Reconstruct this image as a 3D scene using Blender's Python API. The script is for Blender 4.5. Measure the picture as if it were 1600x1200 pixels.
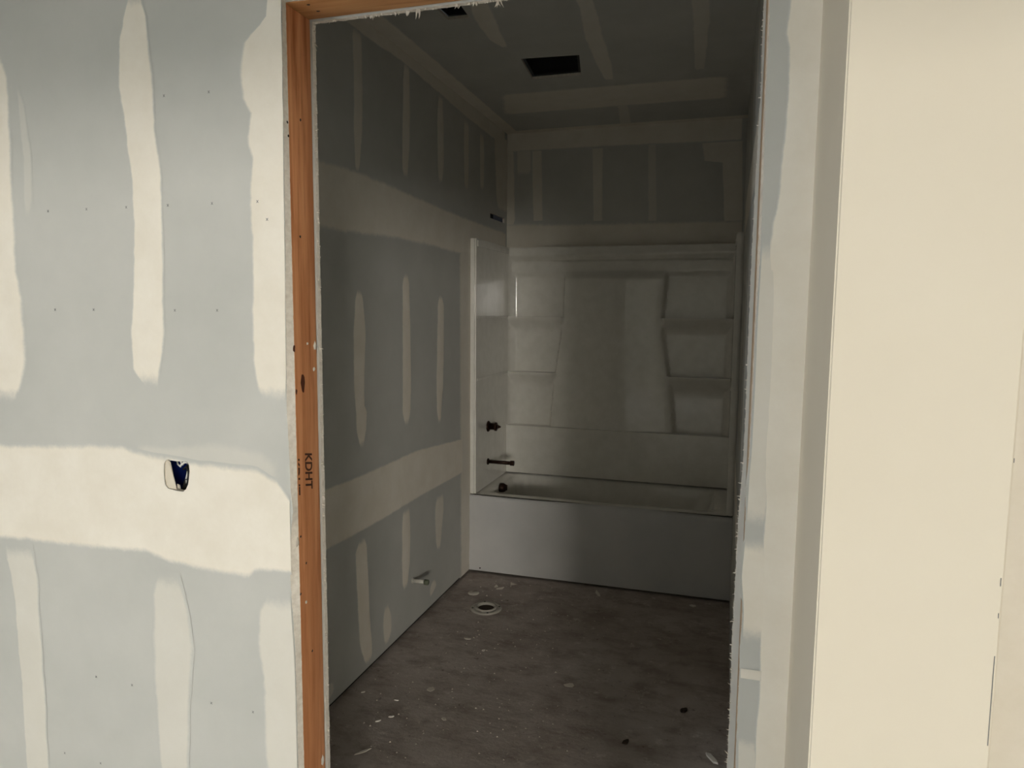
import bpy, bmesh, math, random
from mathutils import Vector, Matrix
from mathutils.geometry import tessellate_polygon
from mathutils import noise as mn

random.seed(7)
for o in list(bpy.data.objects):
    bpy.data.objects.remove(o)
SC = bpy.context.scene
COL = SC.collection

# ------------------------------------------------------------------ camera
F = 1109.0
EYE = 1.59
YAW, PITCH, ROLL = math.radians(16.95), math.radians(-5.966), math.radians(.449)
fw = Vector((-math.sin(YAW) * math.cos(PITCH), math.cos(YAW) * math.cos(PITCH), math.sin(PITCH)))
r0 = Vector((math.cos(YAW), math.sin(YAW), 0))
u0 = r0.cross(fw)
RT = math.cos(ROLL) * r0 + math.sin(ROLL) * u0
UP = -math.sin(ROLL) * r0 + math.cos(ROLL) * u0
C0 = Vector((0, 0, EYE))
cam = bpy.data.cameras.new('camera')
cam.sensor_fit = 'HORIZONTAL'
cam.sensor_width = 36
cam.lens = 36 * F / 1600
cam.clip_start = .02
camo = bpy.data.objects.new('camera', cam)
COL.objects.link(camo)
M = Matrix((RT, UP, -fw)).transposed().to_4x4()
M.translation = C0
camo.matrix_world = M
SC.camera = camo

# ------------------------------------------------------------------ light and exposure
vs = SC.view_settings
vs.view_transform = 'Standard'
vs.look = 'None'
vs.gamma = 1
vs.use_curve_mapping = False
vs.exposure = 0.0
world = bpy.data.worlds.new('world')
SC.world = world
world.use_nodes = True
world.node_tree.nodes['Background'].inputs[0].default_value = (.01, .01, .011, 1)
world.node_tree.nodes['Background'].inputs[1].default_value = 1

# large room behind the camera: a far window in its rear wall and an added, unseen left window to brighten the door wall
HX0, HX1, HY0 = -3.5, 4.5, -8.0
WIN = (2.75, 4.3, 1.45, 2.4)              # x0, x1, z0, z1 in the rear wall
WIN_ADDED = (-4.0, -2.4, .95, 2.2)            # y0, y1, z0, z1 in the left wall
def area(name, loc, rot, sx, sy, power, col):
    l = bpy.data.lights.new(name, 'AREA')
    l.shape = 'RECTANGLE'; l.size = sx; l.size_y = sy; l.energy = power; l.color = col
    o = bpy.data.objects.new(name, l); COL.objects.link(o)
    o.location = loc; o.rotation_euler = rot
    return o
area('window_daylight', ((WIN[0] + WIN[1]) / 2, HY0 - .16, (WIN[2] + WIN[3]) / 2), (math.radians(90), 0, 0),
     WIN[1] - WIN[0], WIN[3] - WIN[2], 450, (1.0, .952, .87))
area('added_side_light', (HX0 - .16, (WIN_ADDED[0] + WIN_ADDED[1]) / 2, (WIN_ADDED[2] + WIN_ADDED[3]) / 2), (math.radians(90), 0, math.radians(-90)),
     WIN_ADDED[1] - WIN_ADDED[0], WIN_ADDED[3] - WIN_ADDED[2], 170, (.925, .97, 1.0))  # unseen source, added to light the door wall from the left
sun = bpy.data.lights.new('sun', 'SUN'); sun.energy = 26; sun.angle = math.radians(.6); sun.color = (.93, .975, 1)
suno = bpy.data.objects.new('sun', sun); COL.objects.link(suno)
SUN_EL, SUN_AZ = math.radians(30), math.radians(238)      # sun stands to the left of the house
suno.rotation_euler = (0, math.pi / 2 - SUN_EL, SUN_AZ)

# ------------------------------------------------------------------ main dimensions
D0 = 1.25                                # hall face of the door wall
GY = .0127                               # drywall thickness
YS0, YS1 = D0 + GY, D0 + GY + .0845      # stud depth
YB0 = YS1 + .002                         # bath side drywall
YB1 = YB0 + GY
XL, XR = -1.4626, .058
YA, YB = 3.932, 4.65                     # tub apron, bathroom back wall
H = 2.755
RIM = .483
STOP = 2.002                             # top of the surround

# planes: (axis, value, normal sign); u,v are the other two axes in order
FRONT = (1, D0, -1); BSIDE = (1, YB1, -1); LEFT = (0, XL, 1); BACK = (1, YB, -1)
CEIL = (2, H, -1); FLOOR = (2, 0.0, 1); RIGHT = (0, XR, -1)
def to3(pl, u, v, w=0.0):
    a, val, s = pl
    p = [u, v]; p.insert(a, val + s * w)
    return Vector(p)
def P(x, y, pl):
    d = fw + (x - 800) / F * RT - (y - 600) / F * UP
    a, val, s = pl
    p = C0 + d * ((val - C0[a]) / d[a])
    q = [p.x, p.y, p.z]; q.pop(a)
    return tuple(q)

# ------------------------------------------------------------------ materials
def s2l(c):
    return tuple(((v / 255) / 12.92 if v / 255 <= .04045 else ((v / 255 + .055) / 1.055) ** 2.4) for v in c) + (1,)
MATS = {}
class NT:
    def __init__(s, name):
        m = bpy.data.materials.new(name); m.use_nodes = True
        s.m = m; s.t = m.node_tree; s.b = s.t.nodes['Principled BSDF']; MATS[name] = m
    def n(s, typ, **kw):
        nd = s.t.nodes.new(typ)
        for k, v in kw.items():
            if hasattr(nd, k) and not k.startswith('in_'): setattr(nd, k, v)
            else: nd.inputs[k[3:].replace('_', ' ')].default_value = v
        return nd
    def l(s, a, b): s.t.links.new(a, b)
    def noise(s, scale, detail=4, rough=.55, co=None):
        nd = s.n('ShaderNodeTexNoise'); nd.inputs['Scale'].default_value = scale
        nd.inputs['Detail'].default_value = detail; nd.inputs['Roughness'].default_value = rough
        if co is not None: s.l(co, nd.inputs['Vector'])
        return nd.outputs['Fac']
    def ramp(s, fac, stops):
        r = s.n('ShaderNodeValToRGB'); e = r.color_ramp.elements
        while len(e) < len(stops): e.new(.5)
        for i, (p, c) in enumerate(stops): e[i].position = p; e[i].color = c
        s.l(fac, r.inputs[0]); return r.outputs[0]
    def mix(s, fac, a, b, mode='MIX'):
        m = s.n('ShaderNodeMix', data_type='RGBA', blend_type=mode)
        for val, i in ((fac, 0), (a, 6), (b, 7)):
            if hasattr(val, 'is_linked') or isinstance(val, bpy.types.NodeSocket): s.l(val, m.inputs[i])
            else: m.inputs[i].default_value = val
        return m.outputs[2]
    def bump(s, h, strength=.2, dist=.002):
        b = s.n('ShaderNodeBump'); b.inputs['Strength'].default_value = strength; b.inputs['Distance'].default_value = dist
        s.l(h, b.inputs['Height']); s.l(b.outputs[0], s.b.inputs['Normal'])
    def co(s, scale=(1, 1, 1), kind='Object'):
        tc = s.n('ShaderNodeTexCoord'); mp = s.n('ShaderNodeMapping'); mp.inputs['Scale'].default_value = scale
        s.l(tc.outputs[kind], mp.inputs[0]); return mp.outputs[0]
    def set(s, **kw):
        for k, v in kw.items(): s.b.inputs[k.replace('_', ' ')].default_value = v
        return s

PAPER_A, PAPER_B = s2l((195, 195, 189)), s2l((204, 203, 197))
MUD_A, MUD_B = s2l((238, 230, 215)), s2l((245, 238, 225))
def paper_col(t):
    return t.ramp(t.noise(3.2, 5, .6, t.co()), [(.35, PAPER_A), (.65, PAPER_B)])
def mud_col(t):
    return t.ramp(t.noise(9, 6, .65, t.co()), [(.35, MUD_A), (.68, MUD_B)])
t = NT('drywall_paper'); t.set(Roughness=.85, Specular_IOR_Level=.25)
t.l(paper_col(t), t.b.inputs['Base Color']); t.bump(t.noise(420, 2, .5, t.co()), .12, .0008)
t = NT('joint_compound'); t.set(Roughness=.8, Specular_IOR_Level=.3)
at = t.n('ShaderNodeAttribute', attribute_name='cover')
nz = t.noise(38, 6, .72, t.co())
ma = t.n('ShaderNodeMath', operation='MULTIPLY_ADD'); t.l(nz, ma.inputs[0]); ma.inputs[1].default_value = .62; ma.inputs[2].default_value = -.31
ad = t.n('ShaderNodeMath', operation='ADD'); t.l(at.outputs['Fac'], ad.inputs[0]); t.l(ma.outputs[0], ad.inputs[1])
ms = t.n('ShaderNodeMapRange', interpolation_type='SMOOTHSTEP'); t.l(ad.outputs[0], ms.inputs[0])
ms.inputs[1].default_value = .12; ms.inputs[2].default_value = .75
th = t.n('ShaderNodeAttribute', attribute_name='coat')
mm = t.n('ShaderNodeMath', operation='MULTIPLY'); t.l(ms.outputs[0], mm.inputs[0]); t.l(th.outputs['Fac'], mm.inputs[1])
t.l(t.mix(mm.outputs[0], paper_col(t), mud_col(t)), t.b.inputs['Base Color'])
t.bump(t.noise(160, 4, .6, t.co()), .12, .001)
t = NT('smooth_compound'); t.set(Roughness=.8, Specular_IOR_Level=.3)
t.l(t.ramp(t.noise(2.3, 4, .5, t.co()), [(.3, s2l((226, 216, 197))), (.7, s2l((231, 222, 204)))]), t.b.inputs['Base Color'])
t.bump(t.noise(120, 4, .6, t.co()), .05, .0008)
t = NT('gypsum'); t.set(Roughness=.95, Specular_IOR_Level=.1)
t.l(t.ramp(t.noise(90, 4, .6, t.co()), [(.3, s2l((222, 213, 199))), (.7, s2l((243, 236, 224)))]), t.b.inputs['Base Color'])
t.bump(t.noise(260, 4, .7, t.co()), .5, .002)
t = NT('torn_paper'); t.set(Roughness=.9, Specular_IOR_Level=.1, Base_Color=s2l((236, 228, 216)))

def wood(name, axis, base, dark, light):
    t = NT(name); t.set(Roughness=.62, Specular_IOR_Level=.3)
    sc = [1, 1, 1]; sc[axis] = .06
    c = t.co(tuple(sc))
    g = t.noise(60, 6, .65, c)
    sc2 = [1, 1, 1]; sc2[axis] = .09
    g2 = t.noise(17, 3, .5, t.co(tuple(sc2)))
    col = t.ramp(g, [(.28, dark), (.5, base), (.75, light)])
    col = t.mix(t.ramp(g2, [(.42, (0, 0, 0, 1)), (.62, (.75, .75, .75, 1))]), col, t.mix(.55, base, dark))
    t.l(col, t.b.inputs['Base Color']); t.bump(g, .25, .0008)
wood('stud_wood', 2, s2l((222, 154, 106)), s2l((176, 106, 62)), s2l((236, 176, 128)))
wood('pale_wood', 2, s2l((198, 172, 142)), s2l((160, 128, 98)), s2l((212, 190, 162)))
wood('header_wood', 0, s2l((214, 158, 104)), s2l((172, 112, 62)), s2l((228, 178, 126)))
for nm, c, r in (('knot_wood', (92, 46, 26), .6), ('ink', (78, 44, 26), .8), ('nail_steel', (60, 50, 45), .4),
                 ('chalk_mark', (120, 120, 118), .9), ('blue_plastic', (16, 38, 110), .35), ('wire_white', (235, 232, 225), .4),
                 ('dark_bronze', (52, 34, 26), .35), ('duct_metal', (40, 40, 42), .6), ('pvc_white', (205, 202, 192), .4),
                 ('cap_green', (105, 112, 92), .5), ('cavity', (60, 48, 38), .9), ('scrap_paper', (224, 217, 205), .85), ('pvc_grey', (186, 180, 169), .5),
                 ('chip_white', (240, 234, 225), .9), ('black_rubber_and_shade', (16, 15, 15), .6), ('window_frame', (225, 225, 222), .4)):  # the rubber black also serves as painted shade in wall gap and slot
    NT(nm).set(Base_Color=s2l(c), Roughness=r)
MATS['dark_bronze'].node_tree.nodes['Principled BSDF'].inputs['Metallic'].default_value = .7
MATS['nail_steel'].node_tree.nodes['Principled BSDF'].inputs['Metallic'].default_value = .5

t = NT('acrylic'); t.set(Roughness=.16, Specular_IOR_Level=.5)
t.l(t.ramp(t.noise(14, 5, .6, t.co()), [(.35, s2l((232, 229, 220))), (.65, s2l((240, 237, 229)))]), t.b.inputs['Base Color'])
t.l(t.ramp(t.noise(20, 6, .7, t.co()), [(.4, (.045, .045, .045, 1)), (.75, (.13, .13, .13, 1))]), t.b.inputs['Roughness'])
t = NT('apron_film'); t.set(Roughness=.45, Specular_IOR_Level=.4)
t.l(t.ramp(t.noise(3, 4, .6, t.co()), [(.35, s2l((200, 199, 198))), (.65, s2l((210, 208, 206)))]), t.b.inputs['Base Color'])

t = NT('concrete'); t.set(Roughness=.74, Specular_IOR_Level=.3)
c1 = t.ramp(t.noise(1.3, 7, .68, t.co()), [(.32, s2l((166, 154, 145))), (.68, s2l((204, 194, 188)))])
c1 = t.mix(t.ramp(t.noise(6, 8, .72, t.co((1, 1.7, 1))), [(.36, (.7, .7, .7, 1)), (.54, (0, 0, 0, 1))]), c1, s2l((142, 128, 116)))
c2 = t.mix(t.ramp(t.noise(30, 5, .7, t.co()), [(.28, (.8, .8, .8, 1)), (.38, (0, 0, 0, 1))]), c1, s2l((84, 72, 62)))
c3 = t.mix(t.ramp(t.noise(12, 7, .78, t.co()), [(.57, (0, 0, 0, 1)), (.69, (.75, .75, .75, 1))]), c2, s2l((226, 218, 210)))
t.l(c3, t.b.inputs['Base Color']); t.bump(t.noise(22, 9, .72, t.co((1, 1.5, 1))), .6, .006)
t = NT('subfloor'); t.set(Roughness=.8)
t.l(t.ramp(t.noise(5, 6, .7, t.co()), [(.3, s2l((170, 168, 164))), (.7, s2l((188, 186, 182)))]), t.b.inputs['Base Color'])

# ------------------------------------------------------------------ object helpers
def link(name, me, mat=None, parent=None, smooth=False):
    o = bpy.data.objects.new(name, me); COL.objects.link(o)
    if mat: me.materials.append(MATS[mat])
    if parent: o.parent = parent
    if smooth:
        for p in me.polygons: p.use_smooth = True
    return o
def mesh(name, verts, faces, mat, parent=None, smooth=False, fix=True):
    me = bpy.data.meshes.new(name); me.from_pydata([tuple(v) for v in verts], [], faces); me.update()
    if fix:
        bm = bmesh.new(); bm.from_mesh(me); bmesh.ops.recalc_face_normals(bm, faces=bm.faces); bm.to_mesh(me); bm.free()
    return link(name, me, mat, parent, smooth)
def from_bm(name, bm, mat, parent=None, smooth=False):
    me = bpy.data.meshes.new(name); bmesh.ops.recalc_face_normals(bm, faces=bm.faces); bm.to_mesh(me); bm.free()
    return link(name, me, mat, parent, smooth)
def empty(name, loc=(0, 0, 0)):
    o = bpy.data.objects.new(name, None); COL.objects.link(o); o.location = loc; o.empty_display_size = .05
    return o
def adopt(parent, *obs):
    for o in obs:
        o.parent = parent; o.matrix_parent_inverse = Matrix.Translation(parent.location).inverted()
def tag(o, label, cat, group=None):
    o['label'] = label; o['category'] = cat
    if group: o['group'] = group
    return o
def structure(o, label=None):
    o['kind'] = 'structure'
    if label: o['label'] = label
    return o
def box(bm, a, b, bev=0):
    vs_ = [bm.verts.new((x, y, z)) for z in (a[2], b[2]) for y in (a[1], b[1]) for x in (a[0], b[0])]
    fs = [bm.faces.new([vs_[i] for i in q]) for q in ((0, 2, 3, 1), (4, 5, 7, 6), (0, 1, 5, 4), (2, 6, 7, 3), (0, 4, 6, 2), (1, 3, 7, 5))]
    if bev:
        ed = list({e for f in fs for e in f.edges})
        bmesh.ops.bevel(bm, geom=ed, offset=bev, segments=2, affect='EDGES', profile=.6)
def boxo(name, a, b, mat, parent=None, bev=0):
    bm = bmesh.new(); box(bm, a, b, bev); return from_bm(name, bm, mat, parent)
def slab(name, pl, outer, holes, t, mat, parent=None):
    """flat board with cut-outs: front face on the plane, thickness behind it, cut edges in gypsum"""
    loops = [[Vector((u, v, 0)) for u, v in outer]] + [[Vector((u, v, 0)) for u, v in h] for h in holes]
    tris = tessellate_polygon(loops)
    flat = [p for lp in loops for p in lp]; n = len(flat)
    V = [to3(pl, p.x, p.y, 0) for p in flat] + [to3(pl, p.x, p.y, -t) for p in flat]
    Fc = [tuple(tr) for tr in tris] + [tuple(i + n for i in tr[::-1]) for tr in tris]
    nf = len(Fc); k = 0
    for lp in loops:
        m = len(lp)
        for i in range(m):
            j = (i + 1) % m; Fc.append((k + i, k + j, k + j + n, k + i + n))
        k += m
    o = mesh(name, V, Fc, mat, parent)
    o.data.materials.append(MATS['gypsum'])
    for i, p in enumerate(o.data.polygons):
        if i >= nf: p.material_index = 1
    return o
def ragged(a, b, amp, step=.006, nrm=None):
    """points between a and b (2d) with small irregular offsets across the line"""
    a = Vector(a); b = Vector(b); L = (b - a).length; k = max(2, int(L / step)); d = (b - a).normalized(); n = Vector((-d.y, d.x))
    out = []
    for i in range(k):
        tt = i / k
        q = a + (b - a) * tt
        off = amp * (mn.noise((q.x * 90, q.y * 90, 3.1)) + .6 * mn.noise((q.x * 310, q.y * 310, 9.7))) if i else 0
        out.append(tuple(q + n * off))
    return out
def ragline(pts, amp, step=.006):
    out = []
    for a, b in zip(pts, pts[1:]): out += ragged(a, b, amp, step)
    return out + [pts[-1]]
NP = [0]
def patch(parent, pl, rows, axis=0, fe=(1, 1), ends=(1, 1), coat=1.0, wob=.004, fw_=.22, name='joint_compound', thick=.0010):
    """trowelled strip of joint compound: rows (s, a, b) run along one axis, a..b across; feathered rim"""
    NP[0] += 1; base = .0003 + .00007 * (NP[0] % 9)
    rows = sorted(rows)
    S = [r[0] for r in rows]; L = S[-1] - S[0]
    n = max(10, min(70, int(L / .015)))
    def ip(s, k):
        for i in range(len(rows) - 1):
            if s <= rows[i + 1][0] + 1e-9:
                q = (s - rows[i][0]) / max(1e-9, rows[i + 1][0] - rows[i][0]); q = q * q * (3 - 2 * q) * .5 + q * .5
                return rows[i][k] * (1 - q) + rows[i + 1][k] * q
        return rows[-1][k]
    T = [0, fw_ * .35, fw_, .5, 1 - fw_, 1 - fw_ * .35, 1]
    V, Fc, cov = [], [], []
    sd = random.random() * 50
    for i in range(n + 1):
        s = S[0] + L * i / n
        a, b = ip(s, 1), ip(s, 2)
        a += fe[0] * wob * (mn.noise((s * 14, sd, 0)) + .5 * mn.noise((s * 60, sd, 4)))
        b += fe[1] * wob * (mn.noise((s * 14, sd, 7)) + .5 * mn.noise((s * 60, sd, 11)))
        es = min(1.0, (i / n) * L / min(.055, L * .28)) if ends[0] else 1
        ee = min(1.0, (1 - i / n) * L / min(.055, L * .28)) if ends[1] else 1
        for j, tt in enumerate(T):
            m = 1.0
            if fe[0] and tt < .5: m = min(m, min(1, tt / fw_))
            if fe[1] and tt > .5: m = min(m, min(1, (1 - tt) / fw_))
            m = m * es * ee
            x = a + (b - a) * tt
            w = base + thick * m
            V.append(to3(pl, s, x, w) if axis == 0 else to3(pl, x, s, w)); cov.append(m)
    k = len(T)
    for i in range(n):
        for j in range(k - 1): Fc.append((i * k + j, i * k + j + 1, (i + 1) * k + j + 1, (i + 1) * k + j))
    o = mesh(name, V, Fc, 'joint_compound', parent, True)
    # face the room
    nrm = Vector((0, 0, 0)); nrm[pl[0]] = pl[2]
    if sum((p.normal.dot(nrm) for p in o.data.polygons)) < 0: o.data.flip_normals()
    ca = o.data.attributes.new('cover', 'FLOAT', 'POINT'); ca.data.foreach_set('value', cov)
    cb = o.data.attributes.new('coat', 'FLOAT', 'POINT'); cb.data.foreach_set('value', [coat] * len(cov))
    return o
def vstripe(parent, pl, pts, **kw):
    """pts: (py, px0, px1) image measurements of a vertical strip, laid on the plane"""
    rows = []
    for y, x0, x1 in pts:
        a = P(x0, y, pl); b = P(x1, y, pl); rows.append(((a[1] + b[1]) / 2, min(a[0], b[0]), max(a[0], b[0])))
    e = kw.pop('ends', (1, 1))
    return patch(parent, pl, rows, axis=1, ends=(e[1], e[0]), **kw)
def hband(parent, pl, top, bot, **kw):
    """band along the wall: upper and lower edge polylines (image points) laid on the plane"""
    T = [P(x, y, pl) for x, y in top]; B = [P(x, y, pl) for x, y in bot]
    def at(L, u):
        L = sorted(L)
        for p, q in zip(L, L[1:]):
            if u <= q[0]: return p[1] + (q[1] - p[1]) * (u - p[0]) / (q[0] - p[0])
        return L[-1][1]
    us = sorted({p[0] for p in T} | {p[0] for p in B})
    lo = max(min(p[0] for p in T), min(p[0] for p in B)); hi = min(max(p[0] for p in T), max(p[0] for p in B))
    rows = [(u, at(B, u), at(T, u)) for u in us if lo - 1e-6 <= u <= hi + 1e-6]
    return patch(parent, pl, rows, axis=0, **kw)
def tube(bm, pts, radii, seg=14, caps=True):
    rings = []
    for i, p in enumerate(pts):
        p = Vector(p)
        d = (Vector(pts[min(i + 1, len(pts) - 1)]) - Vector(pts[max(i - 1, 0)])).normalized()
        a = d.orthogonal().normalized(); b = d.cross(a)
        if i and abs(a.dot(pa)) < .999: a = (pa - d * pa.dot(d)).normalized(); b = d.cross(a)
        pa = a
        rings.append([bm.verts.new(p + (a * math.cos(2 * math.pi * k / seg) + b * math.sin(2 * math.pi * k / seg)) * radii[i]) for k in range(seg)])
    for r, q in zip(rings, rings[1:]):
        for k in range(seg): bm.faces.new((r[k], r[(k + 1) % seg], q[(k + 1) % seg], q[k]))
    if caps: bm.faces.new(rings[0][::-1]); bm.faces.new(rings[-1])
def tubo(name, pts, radii, mat, parent=None, seg=14, caps=True):
    bm = bmesh.new(); tube(bm, pts, radii, seg, caps); return from_bm(name, bm, mat, parent, True)
def lathe(name, prof, cx, cy, mat, parent=None, seg=40):
    V = [(cx + r * math.cos(2 * math.pi * k / seg), cy + r * math.sin(2 * math.pi * k / seg), z) for r, z in prof for k in range(seg)]
    Fc = [(i * seg + k, i * seg + (k + 1) % seg, (i + 1) * seg + (k + 1) % seg, (i + 1) * seg + k) for i in range(len(prof) - 1) for k in range(seg)]
    return mesh(name, V, Fc, mat, parent, True)
def smooth_by_angle(o, ang=35):
    for p in o.data.polygons: p.use_smooth = True
    o.data.set_sharp_from_angle(angle=math.radians(ang))
def fringe(name, parent, path, out, face, count, lmin, lmax, seed, wid=.0012, curl=1.0):
    """torn paper fibres along a cut edge: path 3d points, out = direction into the opening, face = sideways direction"""
    rnd = random.Random(seed); V, Fc = [], []
    seg = [(Vector(a), Vector(b)) for a, b in zip(path, path[1:])]
    lens = [(b - a).length for a, b in seg]; tot = sum(lens)
    for _ in range(count):
        s = rnd.random() * tot
        for (a, b), l in zip(seg, lens):
            if s <= l: break
            s -= l
        p = a + (b - a) * (s / max(l, 1e-6)); d = (b - a).normalized()
        L = lmin + (lmax - lmin) * rnd.random() ** 4; w = wid * (.5 + rnd.random()) + L * .06
        bend = rnd.uniform(-1, 1) * curl; bf = rnd.uniform(-.8, .8)
        p = p + face * rnd.uniform(-.004, .004) - out * .0008
        k0 = len(V); q = p.copy(); dr = (out + d * rnd.uniform(-.5, .5)).normalized()
        for i in range(4):
            ww = w * (1 - i / 3.2)
            for k in range(3):
                an = 2 * math.pi * k / 3
                V.append(q + (d * math.cos(an) + face * math.sin(an)) * ww)
            q = q + dr * (L / 3); dr = (dr + d * bend * .5 + face * bf * .3).normalized()
        for i in range(3):
            for k in range(3):
                Fc.append((k0 + i * 3 + k, k0 + i * 3 + (k + 1) % 3, k0 + (i + 1) * 3 + (k + 1) % 3, k0 + (i + 1) * 3 + k))
    o = mesh(name, V, Fc, 'torn_paper', parent); o['kind'] = 'stuff'
    return o

# ================================================================== STRUCTURE
# --- door wall, hall side drywall with the rough opening
EL = [P(x, y, FRONT) for x, y in ((440, 0), (441, 60), (443, 200), (445, 330), (446.7, 500), (448, 640), (452, 715), (454.5, 770), (458, 800),
                                 (455.5, 822), (453, 870), (453.5, 898), (456, 940), (460.7, 1000), (463, 1080), (466, 1200))]
ER = [P(x, y, FRONT) for x, y in ((1202.7, 0), (1201.7, 55), (1197, 133), (1195, 200), (1193, 267), (1191.5, 307), (1187.5, 400), (1181, 500),
                                 (1177, 600), (1172, 700), (1168, 735), (1164, 770), (1165, 800), (1163, 840), (1157, 870), (1156, 925), (1159.5, 940),
                                 (1160, 960), (1156.7, 1000), (1152.7, 1100), (1152.5, 1200))]
XJL = -.8525                                             # stud face
XJR = .0395
ZH = P(441, 1.5, FRONT)[1]                               # header underside
lft = [(EL[-1][0], 0)] + EL[::-1][1:] + [(EL[0][0], ZH + .002)]
rgt = [(ER[0][0], ZH + .002)] + ER[:-1] + [(ER[-1][0], 0)]
edge = ragline(lft, .0012) + ragline([lft[-1], rgt[0]], .0012)[1:-1] + ragline(rgt, .0010)
outer = [(HX0, 0)] + edge + [(HX1, 0), (HX1, H), (HX0, H)]
HOLE = [P(x, y, FRONT) for x, y in ((257, 724), (259.5, 719.5), (262, 718.2), (275, 720.5), (285, 721), (293, 721), (296, 727), (297, 736), (296, 748), (294.7, 757),
                                   (291.5, 764), (287, 768), (278, 767), (263, 763), (259, 757), (257.5, 748), (256.8, 735))]
wall_front = structure(slab('wall_front', FRONT, outer, [HOLE[::-1]], GY, 'drywall_paper'), 'taped drywall wall around the rough doorway')
# the boards were cut at a slant: their back edges meet the studs
for v in wall_front.data.vertices:
    if v.co.y > D0 + GY * .5 and v.co.z < ZH + .01:
        jit = .0007 * mn.noise((v.co.z * 120, 2.2, 0))
        if abs(v.co.x - XJL) < .016: v.co.x = XJL - .0006 + jit
        elif abs(v.co.x - XJR) < .016: v.co.x = XJR + .0006 + jit
wall_front.data.update()
# bath side board of the same wall
BLx = [P(x, y, BSIDE)[0] for x, y in ((497, 60), (500, 480), (505, 720), (512, 1000))]
XBL = sum(BLx) / len(BLx)
ZBH = P(500, 37, BSIDE)[1]
BR = [P(x, y, BSIDE) for x, y in ((1193, 0), (1189, 133), (1181, 267), (1174.5, 400), (1170, 500), (1165, 640), (1161, 720), (1154, 800), (1149, 900), (1143.5, 1000), (1140.7, 1100), (1136, 1200))]
le = ragline([(XBL, 0), (XBL, ZBH)], .0009)
tp = ragline([(XBL, ZBH), (BR[0][0], ZBH)], .0012)
re_ = ragline([(BR[0][0], ZBH)] + BR + [(BR[-1][0], 0)], .0014)
bs = slab('bath_side_board', (1, YB0, -1), [(XL, 0)] + le[:-1] + tp[:-1] + re_ + [(XR, 0), (XR, H), (XL, H)], [], GY, 'drywall_paper', wall_front)

# rough framing of the doorway
door = structure(empty('door_1', (XJL, (YS0 + YS1) / 2, 0)), 'rough framed doorway without door or casing')
def lumber(name, a, b, mat):
    o = boxo(name, a, b, mat, None, .0016); adopt(door, o); smooth_by_angle(o, 30); return o
stud_l = lumber('stud', (XJL - .038, YS0 + .0005, 0), (XJL, YS1 - .002, ZH), 'stud_wood')
stud_r = lumber('stud', (XJR, YS0 + .0005, 0), (XJR + .038, YS1 - .002, ZH), 'pale_wood')
head = lumber('header', (XJL - .10, YS0 + .0005, ZH + .0005), (XJR + .10, YS1 - .002, ZH + .14), 'header_wood')
JF = (0, XJL, 1)
def spot(name, px, py, ru, rv, mat, parent, pl=JF, w=.0006, seed=0):
    u, v = P(px, py, pl); n = 12; rnd = random.Random(seed)
    rr = [1 + rnd.uniform(-.25, .25) for _ in range(n)]
    ring = [to3(pl, u + ru * rr[k] * math.cos(2 * math.pi * k / n), v + rv * rr[k] * math.sin(2 * math.pi * k / n), .0001) for k in range(n)]
    ring2 = [to3(pl, u + .6 * ru * rr[k] * math.cos(2 * math.pi * k / n), v + .6 * rv * rr[k] * math.sin(2 * math.pi * k / n), w) for k in range(n)]
    V = ring + ring2 + [to3(pl, u, v, w * 1.1)]
    Fc = [(k, (k + 1) % n, n + (k + 1) % n, n + k) for k in range(n)] + [(n + k, n + (k + 1) % n, 2 * n) for k in range(n)]
    o = mesh(name, V, Fc, mat, None, True); adopt(parent, o) if parent.type == 'EMPTY' else setattr(o, 'parent', parent)
    return o
def stud_spot(name, px, py, ru, rv, mat, **k):
    return spot(name, px, py, ru, rv, mat, stud_l, **k)
for i, (px, py, ru, rv) in enumerate(((473, 598, .007, .020), (459.5, 545, .004, .008), (463, 612, .003, .006))):
    stud_spot('knot', px, py, ru, rv, 'knot_wood', seed=i, w=.0003)
for i, (px, py) in enumerate(((449, 191), (469.5, 187.5), (450.5, 212), (478.5, 880), (488, 1017), (470, 928), (470, 838.5), (469, 370))):
    stud_spot('nail', px, py, .0028, .0028, 'nail_steel', seed=i + 10)
for i, (px, py, ru, rv) in enumerate(((464.5, 848, .0055, .010), (490.5, 577, .004, .005), (492, 540, .006, .009), (478, 941, .003, .004), (504, 1188, .006, .012), (480, 537, .003, .003))):
    stud_spot('compound_drip', px, py, ru, rv, 'gypsum', seed=i + 20, w=.002)
hp = (2, ZH + .0005, -1)
for i, (px, py) in enumerate(((497, 17.5), (482, 7.5))):
    spot('nail', px, py, .004, .003, 'nail_steel', head, pl=hp, seed=i + 40)
# grade stamp on the stud, letters with their tops towards the bathroom
def stamp(txt, px, py, size, parent, cut=None):
    cu = bpy.data.curves.new('stamp', 'FONT'); cu.body = txt; cu.size = size; cu.align_x = 'RIGHT'; cu.offset = .0010; cu.shear = .25
    tmp = bpy.data.objects.new('stamp', cu); COL.objects.link(tmp)
    dg = bpy.context.evaluated_depsgraph_get(); dg.update()
    me = bpy.data.meshes.new_from_object(tmp.evaluated_get(dg)); bpy.data.objects.remove(tmp)
    u, v = P(px, py, JF)
    for vx in me.vertices:
        a, b = vx.co.x, vx.co.y
        vx.co = (XJL + .0004, u + b, v - a * .80)
    if cut is not None:
        bm = bmesh.new(); bm.from_mesh(me)
        bmesh.ops.bisect_plane(bm, geom=bm.verts[:] + bm.edges[:] + bm.faces[:], plane_co=(0, cut, 0), plane_no=(0, -1, 0), clear_outer=True)
        bm.to_mesh(me); bm.free()
    return link('grade_stamp', me, 'ink', parent)
st = stamp('KDHT', 477, 726.5, .036, stud_l)
zt = P(480, 767, JF)[1]
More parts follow.
